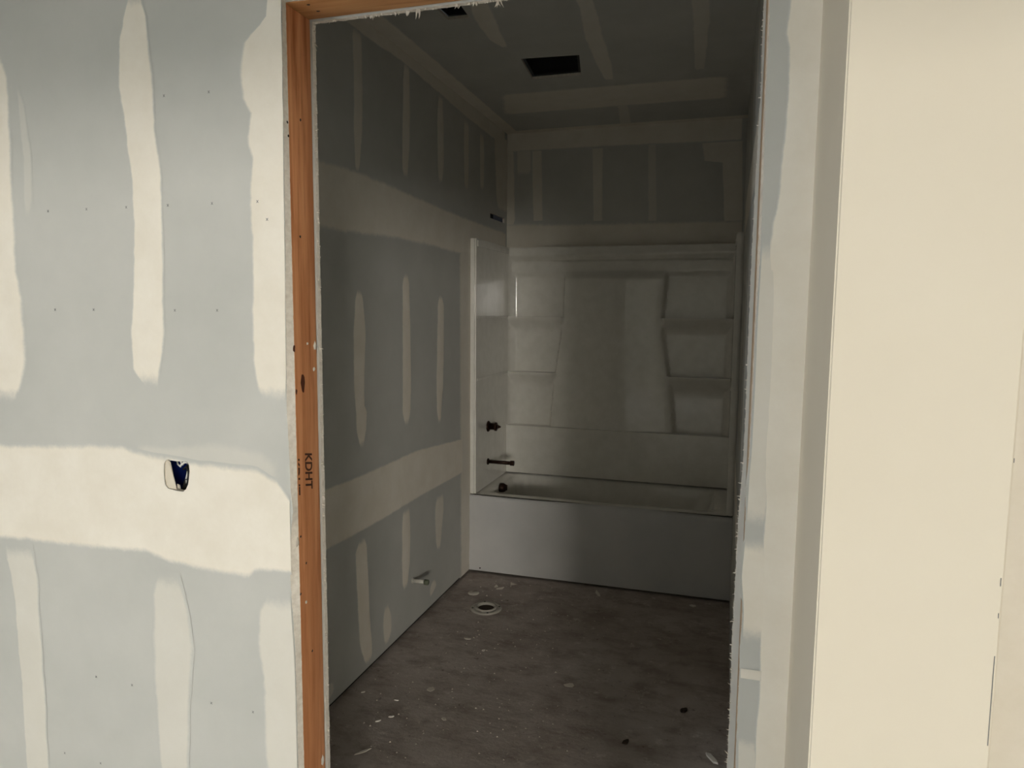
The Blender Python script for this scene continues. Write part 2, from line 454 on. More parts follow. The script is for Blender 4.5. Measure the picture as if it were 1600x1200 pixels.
def settle(o, zlow):
    z = min(v.co.z for v in o.data.vertices)
    for v in o.data.vertices: v.co.z += zlow - z
settle(st, zt)
st2 = stamp('KDHT', 457, 733, .036, stud_l, cut=YS0 + .003)
settle(st2, P(466, 775, JF)[1])

# torn paper fibres on the cut edges
ym = (YB0 + YB1) / 2
fringe('paper_fringe', bs, [(XBL, ym, .3), (XBL, ym, ZBH)], Vector((1, 0, 0)), Vector((0, 1, 0)), 420, .002, .007, 3)
fringe('paper_fringe', bs, [(XBL, ym, ZBH), (XBL + .48, ym, ZBH)], Vector((0, 0, -1)), Vector((0, 1, 0)), 170, .0015, .006, 4)
for i, (px, py, L) in enumerate(((655, 22, .020), (638, 25, .014), (716, 12, .012), (780, 4, .026), (744, 8, .011), (583, 30, .009), (497, 45, .014), (622, 27, .009))):
    u, v = P(px, py, BSIDE)
    fringe('paper_shred', bs, [(u - .004, ym, ZBH), (u + .004, ym, ZBH)] if px > 500 else [(XBL, ym, ZBH - .01), (XBL, ym, ZBH - .05)], Vector((0, 0, -1)) if px > 500 else Vector((.5, 0, -1)),
           Vector((0, 1, 0)), 4, L * .6, L * 1.3, 60 + i, .0016, .7)
fringe('paper_fringe', bs, [to3((1, ym, -1), *p) for p in BR], Vector((-1, 0, 0)), Vector((0, 1, 0)), 260, .001, .006, 5)
fringe('paper_fringe', bs, [to3((1, YB0, -1), *p) for p in BR[6:]], Vector((-1, 0, 0)), Vector((0, 1, 0)), 90, .002, .009, 8)
fringe('paper_fringe', wall_front, [to3((1, D0 + .003, -1), *p) for p in EL], Vector((1, 0, 0)), Vector((0, 1, 0)), 160, .0006, .003, 6, .0008)
fringe('paper_fringe', wall_front, [to3((1, D0 + .003, -1), *p) for p in ER], Vector((-1, 0, 0)), Vector((0, 1, 0)), 120, .0006, .003, 7, .0008)

# joint compound on the hall side
W = wall_front
vstripe(W, FRONT, [(80, -60, 4), (130, -60, 15), (200, -60, 18), (300, -60, 22), (400, -60, 27), (480, -60, 38), (560, -60, 44), (600, -50, 37), (630, -40, 26)], fw_=.1)
vstripe(W, FRONT, [(125, 22, 30), (180, 28, 42), (250, 36, 50), (310, 36, 52), (347, 36, 50)], coat=.22, fw_=.35)
vstripe(W, FRONT, [(-20, 203, 216), (0, 198, 222), (30, 191, 230), (70, 184, 234), (130, 184, 240), (200, 194, 245), (280, 205, 254), (350, 208, 256), (450, 207, 257),
                   (520, 204, 258), (580, 207, 252), (610, 230, 248)], fw_=.12, wob=.003)
EDX = lambda y: 440.5 + 22 * y / 1000
vstripe(W, FRONT, [(-40, 420, 439), (0, 417, 440), (30, 414, 440), (46, 392, 440), (70, 376, 441), (110, 371, 442), (150, 376, 442), (175, 388, 443), (220, 384, 443), (250, 391, 443.5),
                   (300, 387, 444), (370, 391, 445), (430, 393, 446), (500, 393, 446.5), (580, 396, 447.5), (632, 405, 446)], fe=(1, 0), fw_=.16, wob=.004, ends=(0, 1))
band = hband(W, FRONT, [(-80, 690), (0, 690), (187, 691), (217, 702), (260, 710), (317, 719), (400, 729), (433, 746), (456, 781)],
      [(-80, 836), (0, 845), (60, 850), (150, 861), (230, 867), (262, 882), (310, 893), (388, 908), (402, 897), (456, 898)], ends=(0, 0), fw_=.1, wob=.003)
vstripe(W, FRONT, [(848, 2, 52), (870, 8, 57), (900, 16, 61), (950, 23, 63), (1000, 27, 66), (1060, 32, 70), (1130, 37, 74), (1230, 43, 79)], coat=.5, fw_=.12)
vstripe(W, FRONT, [(893, 246, 282), (920, 238, 290), (950, 238, 296), (1010, 238, 305), (1060, 240, 300), (1110, 243, 298), (1230, 252, 295)], coat=.45, fw_=.16)
vstripe(W, FRONT, [(925, 415, 454), (955, 402, 456), (1010, 400, 460), (1060, 408, 462), (1110, 410, 463), (1230, 416, 466)], coat=.55, fe=(1, 0), fw_=.2)
veil = hband(W, FRONT, [(205, 688), (260, 694), (340, 684), (400, 696), (446, 712)], [(205, 716), (260, 726), (317, 738), (400, 750), (446, 790)], coat=.27, fw_=.45, thick=.0003)
hp3 = [to3(FRONT, *p) for p in HOLE]
def inside(x, z):
    c = False
    for (a, b), (e, f) in zip(HOLE, HOLE[1:] + HOLE[:1]):
        if (b > z) != (f > z) and x < (e - a) * (z - b) / (f - b) + a: c = not c
    return c
for ob in (band, veil):                                  # the switch box hole goes through the compound as well
    bm = bmesh.new(); bm.from_mesh(ob.data)
    for a, b in zip(hp3, hp3[1:] + hp3[:1]):
        d = b - a
        fs = [f for f in bm.faces if (f.calc_center_median() - a).length < .12]
        bmesh.ops.bisect_plane(bm, geom=fs + list({e for f in fs for e in f.edges}) + list({v for f in fs for v in f.verts}), plane_co=a, plane_no=(d.z, 0, -d.x))
    bmesh.ops.delete(bm, geom=[f for f in bm.faces if inside(f.calc_center_median().x, f.calc_center_median().z)], context='FACES')
    bm.to_mesh(ob.data); bm.free()
# fastener print marks
V, Fc = [], []
for px, py in ((76, 330), (136, 327), (198, 324), (263, 321), (332, 318), (87, 484), (147, 484), (274, 485), (340, 485), (327, 144), (257, 150), (151, 1057), (207, 1070), (331, 1098),
               (396, 1112), (102, 1176), (158, 1192), (403, 315), (418, 343), (306, 760), (269, 1083)):
    u, v = P(px, py, FRONT)
    for sg in (1, -1):
        d = Vector((.0022, .0026 * sg)); n = Vector((-d.y, d.x)).normalized() * .0006; k = len(V)
        for q in (d + n, d - n, -d - n, -d + n): V.append(to3(FRONT, u + q.x, v + q.y, .0016))
        Fc.append((k, k + 1, k + 2, k + 3))
nm_ = mesh('fastener_mark', V, Fc, 'chalk_mark', W); nm_['kind'] = 'stuff'

# --- boxed-out corner right of the doorway
SX = P(1262, 476, FRONT)[0]
q = P(1302, 476, (0, SX, -1)); SY = q[0]
SX1 = P(1606, 476, (1, SY, -1))[0]
bm = bmesh.new(); box(bm, (SX, SY, 0), (SX1, D0 + .002, H), 0)
ed = [e for e in bm.edges if abs(e.verts[0].co.z - e.verts[1].co.z) > 1 and min(e.verts[0].co.y, e.verts[1].co.y) < SY + .01]
bmesh.ops.bevel(bm, geom=ed, offset=.0025, segments=3, affect='EDGES')
stub = structure(from_bm('wall_corner', bm, 'smooth_compound'), 'smooth cream boxed-out wall corner right of the doorway')
smooth_by_angle(stub, 50)
SP = (1, SY, -1)
V, Fc = [], []
for (ax, ay), (bx_, by_) in (((1584.5, 716), (1584, 723)), ((1564, 903), (1563, 916)), ((1560, 958), (1559.5, 966)), ((1554, 1025), (1550, 1075)), ((1550, 1075), (1543, 1165))):
    p, q_ = P(ax, ay, SP), P(bx_, by_, SP); k = len(V)
    for (u, v), du in ((p, -.0005), (p, .0005), (q_, .0005), (q_, -.0005)): V.append(to3(SP, u + du, v, .0004))
    Fc.append((k, k + 1, k + 2, k + 3))
ck = mesh('hairline_crack', V, Fc, 'chalk_mark', stub)
# compound on the strip between doorway and corner
CX = lambda y: 1289 - .056 * y
vstripe(W, FRONT, [(-30, 1234, 1300), (0, 1232, 1298), (50, 1226, 1296), (60, 1232, 1296), (130, 1230, 1291), (200, 1225, 1286), (260, 1219, 1282), (320, 1212, 1276), (345, 1206, 1275),
                   (400, 1198, 1270), (500, 1194, 1264), (600, 1190, 1258), (700, 1186, 1252), (800, 1194, 1246), (860, 1190, 1243), (940, 1180, 1239), (985, 1185, 1237), (1050, 1186, 1233),
                   (1100, 1183, 1230), (1150, 1179, 1228), (1240, 1172, 1223)], fe=(1, 0), ends=(0, 0), fw_=.12, wob=.0015)
vstripe(W, FRONT, [(370, 1192, 1202), (400, 1190, 1215), (500, 1184, 1215), (600, 1180, 1212), (700, 1175, 1208), (760, 1170, 1206), (812, 1167, 1204), (832, 1167, 1203)], fe=(0, 1), ends=(1, 1), coat=.75, fw_=.3)
vstripe(W, FRONT, [(833, 1166, 1206), (860, 1163, 1204), (900, 1159, 1202), (960, 1162, 1200), (1012, 1160, 1196)], fe=(0, 1), ends=(1, 1), coat=1, fw_=.2)
vstripe(W, FRONT, [(1046, 1157, 1192), (1061, 1157, 1191)], fe=(0, 1), ends=(0, 0), coat=.8)
vstripe(W, FRONT, [(1150, 1154, 1186), (1240, 1153, 1182)], fe=(0, 1), ends=(1, 0), coat=.6)
patch(W, FRONT, [(0, SX1 - .05, SX1 + .7), (H, SX1 - .05, SX1 + .7)], axis=1, fe=(0, 1), ends=(0, 0))
# --- bathroom shell
def rect(a, b, c, d): return [(a, c), (b, c), (b, d), (a, d)]
SLOT = [P(x, y, LEFT) for x, y in ((766, 338.5), (788, 337.5), (788, 344.5), (766, 345.5))]
zs = (SLOT[0][1] + SLOT[1][1]) / 2 + .002; ys = (SLOT[0][0], SLOT[1][0])
SL = [(ys[0], zs - .030), (ys[1], zs - .030), (ys[1], zs + .003), (ys[0], zs + .003)]
wall_left = structure(slab('wall_left', LEFT, rect(YB1 - .005, YB + .02, .022, H), [SL], GY, 'drywall_paper'), 'taped drywall wall on the left of the bathroom')
wall_back = structure(slab('wall_back', BACK, rect(XL - .012, XR + .012, 0, H), [], GY, 'drywall_paper'), 'taped drywall wall above the tub surround')
wall_right = structure(slab('wall_right', RIGHT, rect(YB1 - .012, YB + .012, 0, H), [], GY, 'drywall_paper'), 'dark drywall wall on the right of the bathroom')
boxo('plate_gap_shade', (XL - .10, YB1, 0), (XL - GY - .002, YB, .038), 'black_rubber_and_shade', wall_left)  # black face stands in for the shade in the gap under the board
boxo('cavity_shade_panel', (XL - .105, YB1, .038), (XL - .098, YB, H), 'black_rubber_and_shade', wall_left)  # black panel puts the shade inside the slot into its colour
V1 = [P(x, y, CEIL) for x, y in ((814, 92), (905, 86), (908, 117), (832, 124))]
V2 = [P(x, y, CEIL) for x, y in ((668, 2), (712, -2), (734, 28), (700, 31))]
ceiling = structure(slab('ceiling', CEIL, rect(XL - .012, XR + .012, YB1 - .012, YB + .012), [V1, V2], GY, 'drywall_paper'), 'taped drywall bathroom ceiling with two cut-outs')
floor = structure(boxo('floor', (XL - .11, D0, -.1), (XR + .1, YB + .05, 0), 'concrete'), 'bare dusty concrete bathroom floor')

def housing(name, poly, hgt, label):
    c = Vector((sum(p[0] for p in poly) / 4, sum(p[1] for p in poly) / 4))
    root = empty(name, (c.x, c.y, H))
    pts = [c + (Vector(p) - c) * 1.02 for p in poly]
    V = [(p.x, p.y, H + GY + .0005) for p in pts] + [(p.x, p.y, H + hgt) for p in pts]
    sh = mesh('housing_shell', V, [(0, 1, 5, 4), (1, 2, 6, 5), (2, 3, 7, 6), (3, 0, 4, 7), (4, 5, 6, 7)], 'duct_metal')
    sh.data.flip_normals()
    # in-turned flange just above the board
    i = [c + (Vector(p) - c) * .90 for p in poly]
    V = [(p.x, p.y, H + GY + .0008) for p in pts] + [(p.x, p.y, H + GY + .0008) for p in i] + [(p.x, p.y, H + GY + .012) for p in i]
    Fl = mesh('flange', V, [(k, (k + 1) % 4, 4 + (k + 1) % 4, 4 + k) for k in range(4)] + [(4 + k, 4 + (k + 1) % 4, 8 + (k + 1) % 4, 8 + k) for k in range(4)], 'duct_metal')
    adopt(root, sh, Fl)
    return tag(root, label, 'ceiling box')
housing('fan_housing', V1, .22, 'larger black rectangular fan box recessed in the bathroom ceiling')
housing('light_box', V2, .12, 'small black box recessed in the ceiling just behind the door header')

# compound on the left bathroom wall
B = wall_left
vstripe(B, LEFT, [(40, 548, 566), (120, 551, 567), (200, 551, 567), (250, 553, 563), (275, 555, 560)], coat=.8)
vstripe(B, LEFT, [(95, 630, 640), (150, 628, 641), (220, 627, 641), (260, 627, 638), (282, 630, 637)], coat=.8)
vstripe(B, LEFT, [(145, 684, 692), (200, 682, 694), (255, 683, 694), (290, 685, 691)], coat=.8)
vstripe(B, LEFT, [(185, 724, 733), (240, 724, 733), (300, 725, 732)], coat=.7)
vstripe(B, LEFT, [(205, 749, 756), (250, 749, 757), (300, 750, 756)], coat=.7)
vstripe(B, LEFT, [(448, 558, 563), (470, 554, 568), (520, 551, 572), (600, 552, 570), (636, 554, 570), (645, 555, 574), (670, 556, 573), (690, 560, 570), (702, 564, 568)], fw_=.14, wob=.002)
vstripe(B, LEFT, [(424, 631, 637), (445, 628, 640), (520, 628, 642), (600, 628, 643), (640, 628, 642), (668, 633, 638)], fw_=.16, wob=.002)
vstripe(B, LEFT, [(458, 686, 690), (480, 683, 694), (540, 682, 694), (600, 681, 693), (640, 682, 690), (663, 685, 689)], fw_=.16, wob=.002)
vstripe(B, LEFT, [(838, 561, 570), (860, 554, 574), (930, 557, 577), (990, 560, 580), (1005, 562, 582), (1026, 568, 582), (1039, 573, 580)], fw_=.14, wob=.002)
vstripe(B, LEFT, [(792, 628, 640), (830, 627, 642), (880, 627, 641), (910, 628, 638), (923, 631, 636)], fw_=.16, wob=.002)
vstripe(B, LEFT, [(770, 680, 693), (800, 678, 694), (840, 680, 690), (862, 683, 688)], fw_=.2, wob=.002, coat=.8)
vstripe(B, LEFT, [(942, 599, 607), (970, 597, 613), (990, 598, 613), (1012, 601, 606)], fw_=.25, wob=.002, coat=.8)
vstripe(B, LEFT, [(1070, 500, 521), (1085, 500, 524), (1103, 500, 516)], fw_=.25, wob=.001, coat=.6)
vstripe(B, LEFT, [(905, 674, 680), (918, 670, 683), (933, 671, 675)], fw_=.3, wob=.001, coat=.7)
vstripe(B, LEFT, [(350, 716, 745), (420, 716, 745), (700, 717, 745), (890, 718, 745)], fe=(1, 0), ends=(1, 0), fw_=.2, coat=.75)
hband(B, LEFT, [(430, 800), (508, 762), (560, 742), (610, 720), (650, 702), (690, 692), (722, 684)], [(430, 905), (510, 862), (560, 835), (600, 812), (660, 775), (712, 746), (722, 740)], ends=(0, 0), fw_=.08, wob=.002)
hband(B, LEFT, [(430, 215), (500, 246), (540, 256), (600, 281), (650, 305), (720, 335), (790, 362)], [(430, 356), (502, 360), (540, 368), (620, 376), (680, 389), (715, 399), (790, 414)], ends=(0, 0), fw_=.14, wob=.004, coat=.85)
hband(B, LEFT, [(500, -24), (567, 27), (630, 77), (687, 121), (720, 148), (790, 205)], [(500, 2), (567, 56), (630, 99), (687, 148), (720, 178), (788, 232)], ends=(0, 0), fe=(1, 0), fw_=.2, coat=.8)
vstripe(B, LEFT, [(212, 770, 792), (300, 773, 794), (334, 776, 795)], fe=(1, 0), ends=(0, 1), fw_=.2, coat=.8)
# right wall, taped at the same heights
for z0_, z1_ in ((.65, .82), (1.98, 2.16)):
    patch(wall_right, RIGHT, [(YB1, z0_, z1_), (2.4, z0_ - .02, z1_ + .01), (YA, z0_, z1_)], ends=(0, 0), fw_=.12, coat=.85)
for y_ in (1.75, 2.16, 2.57, 2.98, 3.39):
    for z0_, z1_ in ((.14, .58), (.98, 1.84), (2.22, 2.60)):
        patch(wall_right, RIGHT, [(z0_, y_ - .01, y_ + .012), ((z0_ + z1_) / 2, y_ - .032, y_ + .034), (z1_, y_ - .012, y_ + .010)], axis=1, fw_=.16, wob=.003, coat=.85)
# back wall
K = wall_back
hband(K, BACK, [(786, 204), (900, 198), (1130, 184), (1160, 182)], [(786, 240), (850, 236), (930, 231), (1130, 222), (1160, 220)], fe=(1, 0), ends=(0, 0), fw_=.15, coat=.8, wob=.002)
hband(K, BACK, [(786, 346), (900, 347), (1130, 342), (1160, 341)], [(786, 420), (1160, 410)], fe=(0, 1), ends=(0, 0), fw_=.15, coat=.8, wob=.002)
vstripe(K, BACK, [(212, 785, 804), (385, 790, 806)], fe=(0, 1), ends=(0, 0), coat=.8, fw_=.2)
vstripe(K, BACK, [(236, 830, 848), (345, 832, 849)], coat=.7, ends=(0, 0), fw_=.2, wob=.002)
vstripe(K, BACK, [(232, 924, 944), (345, 926, 942)], coat=.6, ends=(0, 0), wob=.002)
vstripe(K, BACK, [(226, 1012, 1026), (345, 1012, 1027)], coat=.4, ends=(0, 0), wob=.002)
vstripe(K, BACK, [(222, 1095, 1160), (250, 1098, 1160), (253, 1128, 1160), (345, 1130, 1160)], fe=(1, 0), coat=.7, ends=(0, 0), fw_=.1, wob=.002)
vstripe(K, BACK, [(236, 806, 832), (276, 806, 832)], coat=.5, ends=(0, 1), wob=.001)
# ceiling strips
def cstripe(pts, **kw):
    rows = []
    for y, x0, x1 in pts:
        a = P(x0, y, CEIL); b = P(x1, y, CEIL); rows.append(((a[1] + b[1]) / 2, min(a[0], b[0]), max(a[0], b[0])))
    e = kw.pop('ends', (1, 1))
    return patch(ceiling, CEIL, rows, axis=1, ends=e, **kw)
cstripe([(-40, 700, 745), (0, 728, 762), (30, 738, 778), (60, 762, 790), (76, 786, 794)], coat=.7, fw_=.2)
cstripe([(-40, 880, 915), (10, 902, 932), (60, 912, 946), (100, 930, 958), (126, 945, 960)], coat=.6, fw_=.2)
cstripe([(-40, 1075, 1105), (20, 1080, 1112), (60, 1082, 1108), (110, 1085, 1102)], coat=.5, fw_=.2)
cstripe([(164, 962, 982), (204, 968, 992)], coat=.5, fw_=.25, ends=(0, 0))
cstripe([(132, 760, 1145), (168, 770, 1142)], coat=.75, fw_=.05, ends=(1, 1))
patch(ceiling, CEIL, [(XL, YB - .075, YB), (XR, YB - .075, YB)], fe=(1, 0), ends=(0, 0), coat=.8, fw_=.2)
patch(ceiling, CEIL, [(YB1, XL, XL + .085), (3.0, XL, XL + .10), (YB, XL, XL + .085)], axis=1, fe=(0, 1), ends=(0, 0), coat=.85, fw_=.2)

# --- room behind the camera
structure(boxo('floor_hall', (HX0 - .1, HY0 - .1, -.1), (HX1 + .1, D0, 0), 'subfloor'))
structure(boxo('ceiling_hall', (HX0, HY0 - .1, H), (HX1, D0, H + .02), 'drywall_paper'))
structure(slab('wall_hall_left', (0, HX0, 1), rect(HY0, D0, 0, H), [rect(*WIN_ADDED)], .12, 'drywall_paper'))
structure(boxo('added_shade_beam', (HX0, -1.15, 1.98), (HX1, -.85, H), 'drywall_paper'))  # unseen beam, added to shade the upper door wall and bathroom
structure(boxo('wall_hall_right', (HX1, HY0 - .1, 0), (HX1 + .02, D0, H), 'drywall_paper'))
structure(slab('wall_hall_rear', (1, HY0, 1), rect(HX0, HX1, 0, H), [rect(*WIN)], .12, 'drywall_paper'))
fb = .045
def window(name, pl, r):
    x0, x1, z0, z1 = r
    root = structure(empty(name, to3(pl, (x0 + x1) / 2, z0, -.06)))
    for nm, a, b in (('jamb', (x0, z0), (x0 + fb, z1)), ('jamb', (x1 - fb, z0), (x1, z1)), ('sill', (x0, z0), (x1, z0 + fb)), ('head_rail', (x0, z1 - fb), (x1, z1)),
                     ('mullion', ((x0 + x1) / 2 - .02, z0), ((x0 + x1) / 2 + .02, z1))):
        p, q_ = to3(pl, *a, -.04), to3(pl, *b, -.10)
        adopt(root, boxo(nm, [min(i, j) for i, j in zip(p, q_)], [max(i, j) for i, j in zip(p, q_)], 'window_frame'))
window('window_1', (1, HY0, 1), WIN)
window('added_window', (0, HX0, 1), WIN_ADDED)  # added opening for the extra light from the left

# ================================================================== THINGS
def sst(a, b, x):
    q = max(0, min(1, (x - a) / (b - a))); return q * q * (3 - 2 * q)
# --- tub
tub = tag(empty('bathtub', ((XL + XR) / 2, (YA + YB) / 2, 0)), 'white alcove bathtub with plain flat apron at the back of the bathroom', 'bathtub')
bx0, bx1, by0, by1 = XL + .001, XR - .001, YA, YB - .001
bm = bmesh.new()
prof = [(0, .014), (0, .06), (.0015, .25), (0, .455), (.002, .470), (.007, .479), (.015, RIM)]
cols = 60; grid = []
for d, z in prof:
    row = []
    for i in range(cols + 1):
        x = bx0 + (bx1 - bx0) * i / cols
        zz = z - (.0035 * (1 + math.sin((x - bx0) * 5)) * sst(.3, .47, z))
        row.append(bm.verts.new((x, by0 + d, zz)))
    grid.append(row)
for a, b in zip(grid, grid[1:]):
    for i in range(cols): bm.faces.new((a[i], a[i + 1], b[i + 1], b[i]))
apron = from_bm('apron', bm, 'apron_film', None, True)
def rrect(x0, x1, y0, y1, r, n=8):
    out = []
    for cx, cy, a0 in ((x1 - r, y1 - r, 0), (x0 + r, y1 - r, 90), (x0 + r, y0 + r, 180), (x1 - r, y0 + r, 270)):
        for k in range(n + 1):
            a = math.radians(a0 + 90 * k / n); out.append((cx + r * math.cos(a), cy + r * math.sin(a)))
    return out
loops = [(rrect(bx0, bx1, by0 + .014, by1, .004), RIM), (rrect(bx0 + .05, bx1 - .05, by0 + .07, by1 - .045, .06), RIM - .001),
         (rrect(bx0 + .09, bx1 - .085, by0 + .092, by1 - .072, .09), RIM - .004), (rrect(bx0 + .098, bx1 - .095, by0 + .10, by1 - .08, .09), RIM - .012),
         (rrect(bx0 + .104, bx1 - .105, by0 + .105, by1 - .085, .09), RIM - .03), (rrect(bx0 + .125, bx1 - .17, by0 + .125, by1 - .10, .10), .30),
         (rrect(bx0 + .145, bx1 - .24, by0 + .145, by1 - .12, .11), .16), (rrect(bx0 + .17, bx1 - .28, by0 + .17, by1 - .145, .10), .125), (rrect(bx0 + .24, bx1 - .36, by0 + .24, by1 - .21, .06), .118)]
V, Fc = [], []
n = len(loops[0][0])
for lp, z in loops: V += [(x, y, z) for x, y in lp]
for i in range(len(loops) - 1):
    for k in range(n): Fc.append((i * n + k, i * n + (k + 1) % n, (i + 1) * n + (k + 1) % n, (i + 1) * n + k))
Fc.append(tuple((len(loops) - 1) * n + k for k in range(n)))
basin = mesh('basin', V, Fc, 'acrylic', None, True)
for p in basin.data.polygons:
    pass
if sum(p.normal.z for p in basin.data.polygons) < 0: basin.data.flip_normals()
XI = XL + .037
ov = P(786, 762, (0, bx0 + .125, 1))
dr = tubo('overflow_fitting', [(bx0 + .105, ov[0], ov[1]), (bx0 + .125, ov[0], ov[1]), (bx0 + .14, ov[0], ov[1])], [.030, .030, .024], 'dark_bronze', None, 20)
dl = tubo('overflow_lever', [(bx0 + .14, ov[0] - .012, ov[1] + .022), (bx0 + .152, ov[0] - .012, ov[1] + .020), (bx0 + .152, ov[0] - .012, ov[1] - .012)], [.006, .006, .005], 'dark_bronze', dr, 10)
sc_ = P(750, 887.5, (1, YA, -1))
scr = tubo('screw', [(sc_[0], YA - .003, sc_[1]), (sc_[0], YA + .001, sc_[1])], [.004, .005], 'nail_steel', None, 10)
adopt(tub, apron, basin, dr, scr)

# --- three-wall surround
sur = tag(empty('shower_surround', ((XL + XR) / 2, YB - .05, RIM)), 'glossy white moulded three-wall shower surround with corner shelves above the tub', 'shower surround')
PB = (1, YB - .06, -1)
zsh = [(P(838, a, PB)[1] + P(1085, b, PB)[1]) / 2 for a, b in ((495, 497), (583, 588), (664, 680.5))]
zgr = P(960, 407.5, PB)[1]; zct = P(960, 424, PB)[1]; zlip = P(960, 397, PB)[1]
bl = sorted((P(x, y, PB)[1], P(x, y, PB)[0]) for y, x in ((425, 880), (495, 878), (530, 874), (560, 869), (600, 863.5), (640, 859.5), (676, 857)))
br = sorted((P(x, y, PB)[1], P(x, y, PB)[0]) for y, x in ((425, 1043), (495, 1036), (530, 1037), (560, 1041.5), (600, 1046.5), (640, 1051), (684, 1054)))
def lerpt(T, z):
    if z <= T[0][0]: return T[0][1]
    for (a, b), (c, d) in zip(T, T[1:]):
        if z <= c: return b + (d - b) * (z - a) / (c - a)
    return T[-1][1]
xa, xb = XI, XR - .037
def depth(x, z):
    # shelf cells
    if z > zsh[0]: nd = .004 + .022 * sst(zct - .035, zct + .004, z)
    elif z > zsh[1]: nd = .004 + .072 * math.exp(-((zsh[0] - z) / .06) ** 2)
    elif z > zsh[2]: nd = .004 + .072 * math.exp(-((zsh[1] - z) / .06) ** 2)
    else: nd = .084
    L, R_ = lerpt(bl, z), lerpt(br, z)
    xc, hw = (L + R_) / 2, (R_ - L) / 2
    if z > zsh[2]:
        cd = .040 + .024 * (1 - min(1, abs(x - xc) / hw) ** 2)
        cd = cd + (.026 - cd) * sst(zct - .05, zct + .012, z)
        m = sst(L - .008, L + .014, x) * (1 - sst(R_ - .014, R_ + .008, x))
        nd = nd + (cd - nd) * m
    if z > zgr: nd = .010 + (.046 - .010) * sst(zgr + .004, zlip, z)
    Rc = .065
    for e in (x - xa, xb - x):
        if e < Rc: nd = max(nd, Rc - math.sqrt(max(0, Rc * Rc - (Rc - e) ** 2)))
    return nd
xs = sorted({xa + (xb - xa) * i / 170 for i in range(171)} | {s + k for s in (xa,) for k in (.001, .003, .006, .012)} | {xb - k for k in (.001, .003, .006, .012)})
zz = {RIM + .006 + (STOP - RIM - .006) * i / 170 for i in range(171)}
for s in zsh: zz |= {s + .0004, s - .0004, s - .003, s + .003}
zz |= {zgr, zgr + .001, zgr - .002}
zz = sorted(zz)
V = [(x, YB - .012 - depth(x, z), z) for z in zz for x in xs]
nx = len(xs)
Fc = [(j * nx + i, j * nx + i + 1, (j + 1) * nx + i + 1, (j + 1) * nx + i) for j in range(len(zz) - 1) for i in range(nx - 1)]
# top ledge back to the wall
k0 = len(V); V += [(x, YB - .0015, STOP) for x in xs]; top = (len(zz) - 1) * nx
Fc += [(top + i, top + i + 1, k0 + i + 1, k0 + i) for i in range(nx - 1)]
bp = mesh('back_panel', V, Fc, 'acrylic'); smooth_by_angle(bp, 50)
if sum(p.normal.y for p in bp.data.polygons) > 0: bp.data.flip_normals()
adopt(sur, bp)
for sgn, xo in ((1, XL), (-1, XR)):
    bm = bmesh.new()
    a = (xo + sgn * .0015, YA + .004, RIM + .004); b = (xo + sgn * .037, YB - .074, STOP)
    box(bm, (min(a[0], b[0]), a[1], a[2]), (max(a[0], b[0]), b[1], b[2]), 0)
    ed = [e for e in bm.edges if all(v.co.y < YA + .01 for v in e.verts) and abs(e.verts[0].co.z - e.verts[1].co.z) > .5]
    bmesh.ops.bevel(bm, geom=ed, offset=.009, segments=4, affect='EDGES')
    sp = from_bm('side_panel', bm, 'acrylic'); smooth_by_angle(sp, 40)
    # shallow moulded rails at the shelf heights and a top lip
    for z, hh, pr in ((zsh[0], .010, .004), (zsh[1], .010, .004), (STOP - .022, .022, .006)):
        x_in = xo + sgn * .0365
        bm = bmesh.new(); box(bm, (min(x_in, x_in + sgn * pr), YA + .03, z - hh), (max(x_in, x_in + sgn * pr), YB - .08, z + hh * .6), .0018)
        rl = from_bm('moulded_rail', bm, 'acrylic', sp); smooth_by_angle(rl, 50)
    adopt(sur, sp)

# --- valve, spout nipple
va = P(762.5, 666, (0, XI, 1))
vr = tag(empty('shower_valve', (XI, va[0], va[1])), 'dark bronze shower valve stem sticking out of the left surround panel', 'valve')
y, z = va
adopt(vr, tubo('flange', [(XI + .0005, y, z), (XI + .004, y, z), (XI + .010, y, z), (XI + .014, y, z)], [.035, .035, .030, .021], 'dark_bronze', None, 24),
      tubo('valve_body', [(XI + .012, y, z), (XI + .045, y, z), (XI + .046, y, z), (XI + .058, y, z), (XI + .060, y, z)], [.021, .021, .027, .027, .018], 'dark_bronze', None, 20),
      tubo('stem', [(XI + .058, y, z), (XI + .075, y, z), (XI + .076, y, z), (XI + .084, y, z)], [.010, .009, .006, .004], 'dark_bronze', None, 12))
sa = P(762, 721, (0, XI, 1)); xe = P(803.5, 723.5, (1, sa[0], -1))[0]
sr = tag(empty('spout_pipe', (XI, sa[0], sa[1])), 'thin dark capped pipe for the tub spout sticking out over the tub rim', 'pipe')
y, z = sa
adopt(sr, tubo('collar', [(XI + .0005, y, z), (XI + .006, y, z), (XI + .010, y, z)], [.021, .020, .013], 'dark_bronze', None, 18),
      tubo('pipe', [(XI + .006, y, z), (xe - .02, y, z)], [.0115, .0115], 'dark_bronze', None, 14),
      tubo('cap', [(xe - .026, y, z), (xe - .025, y, z), (xe - .002, y, z), (xe, y, z)], [.0115, .0165, .0165, .012], 'dark_bronze', None, 16))

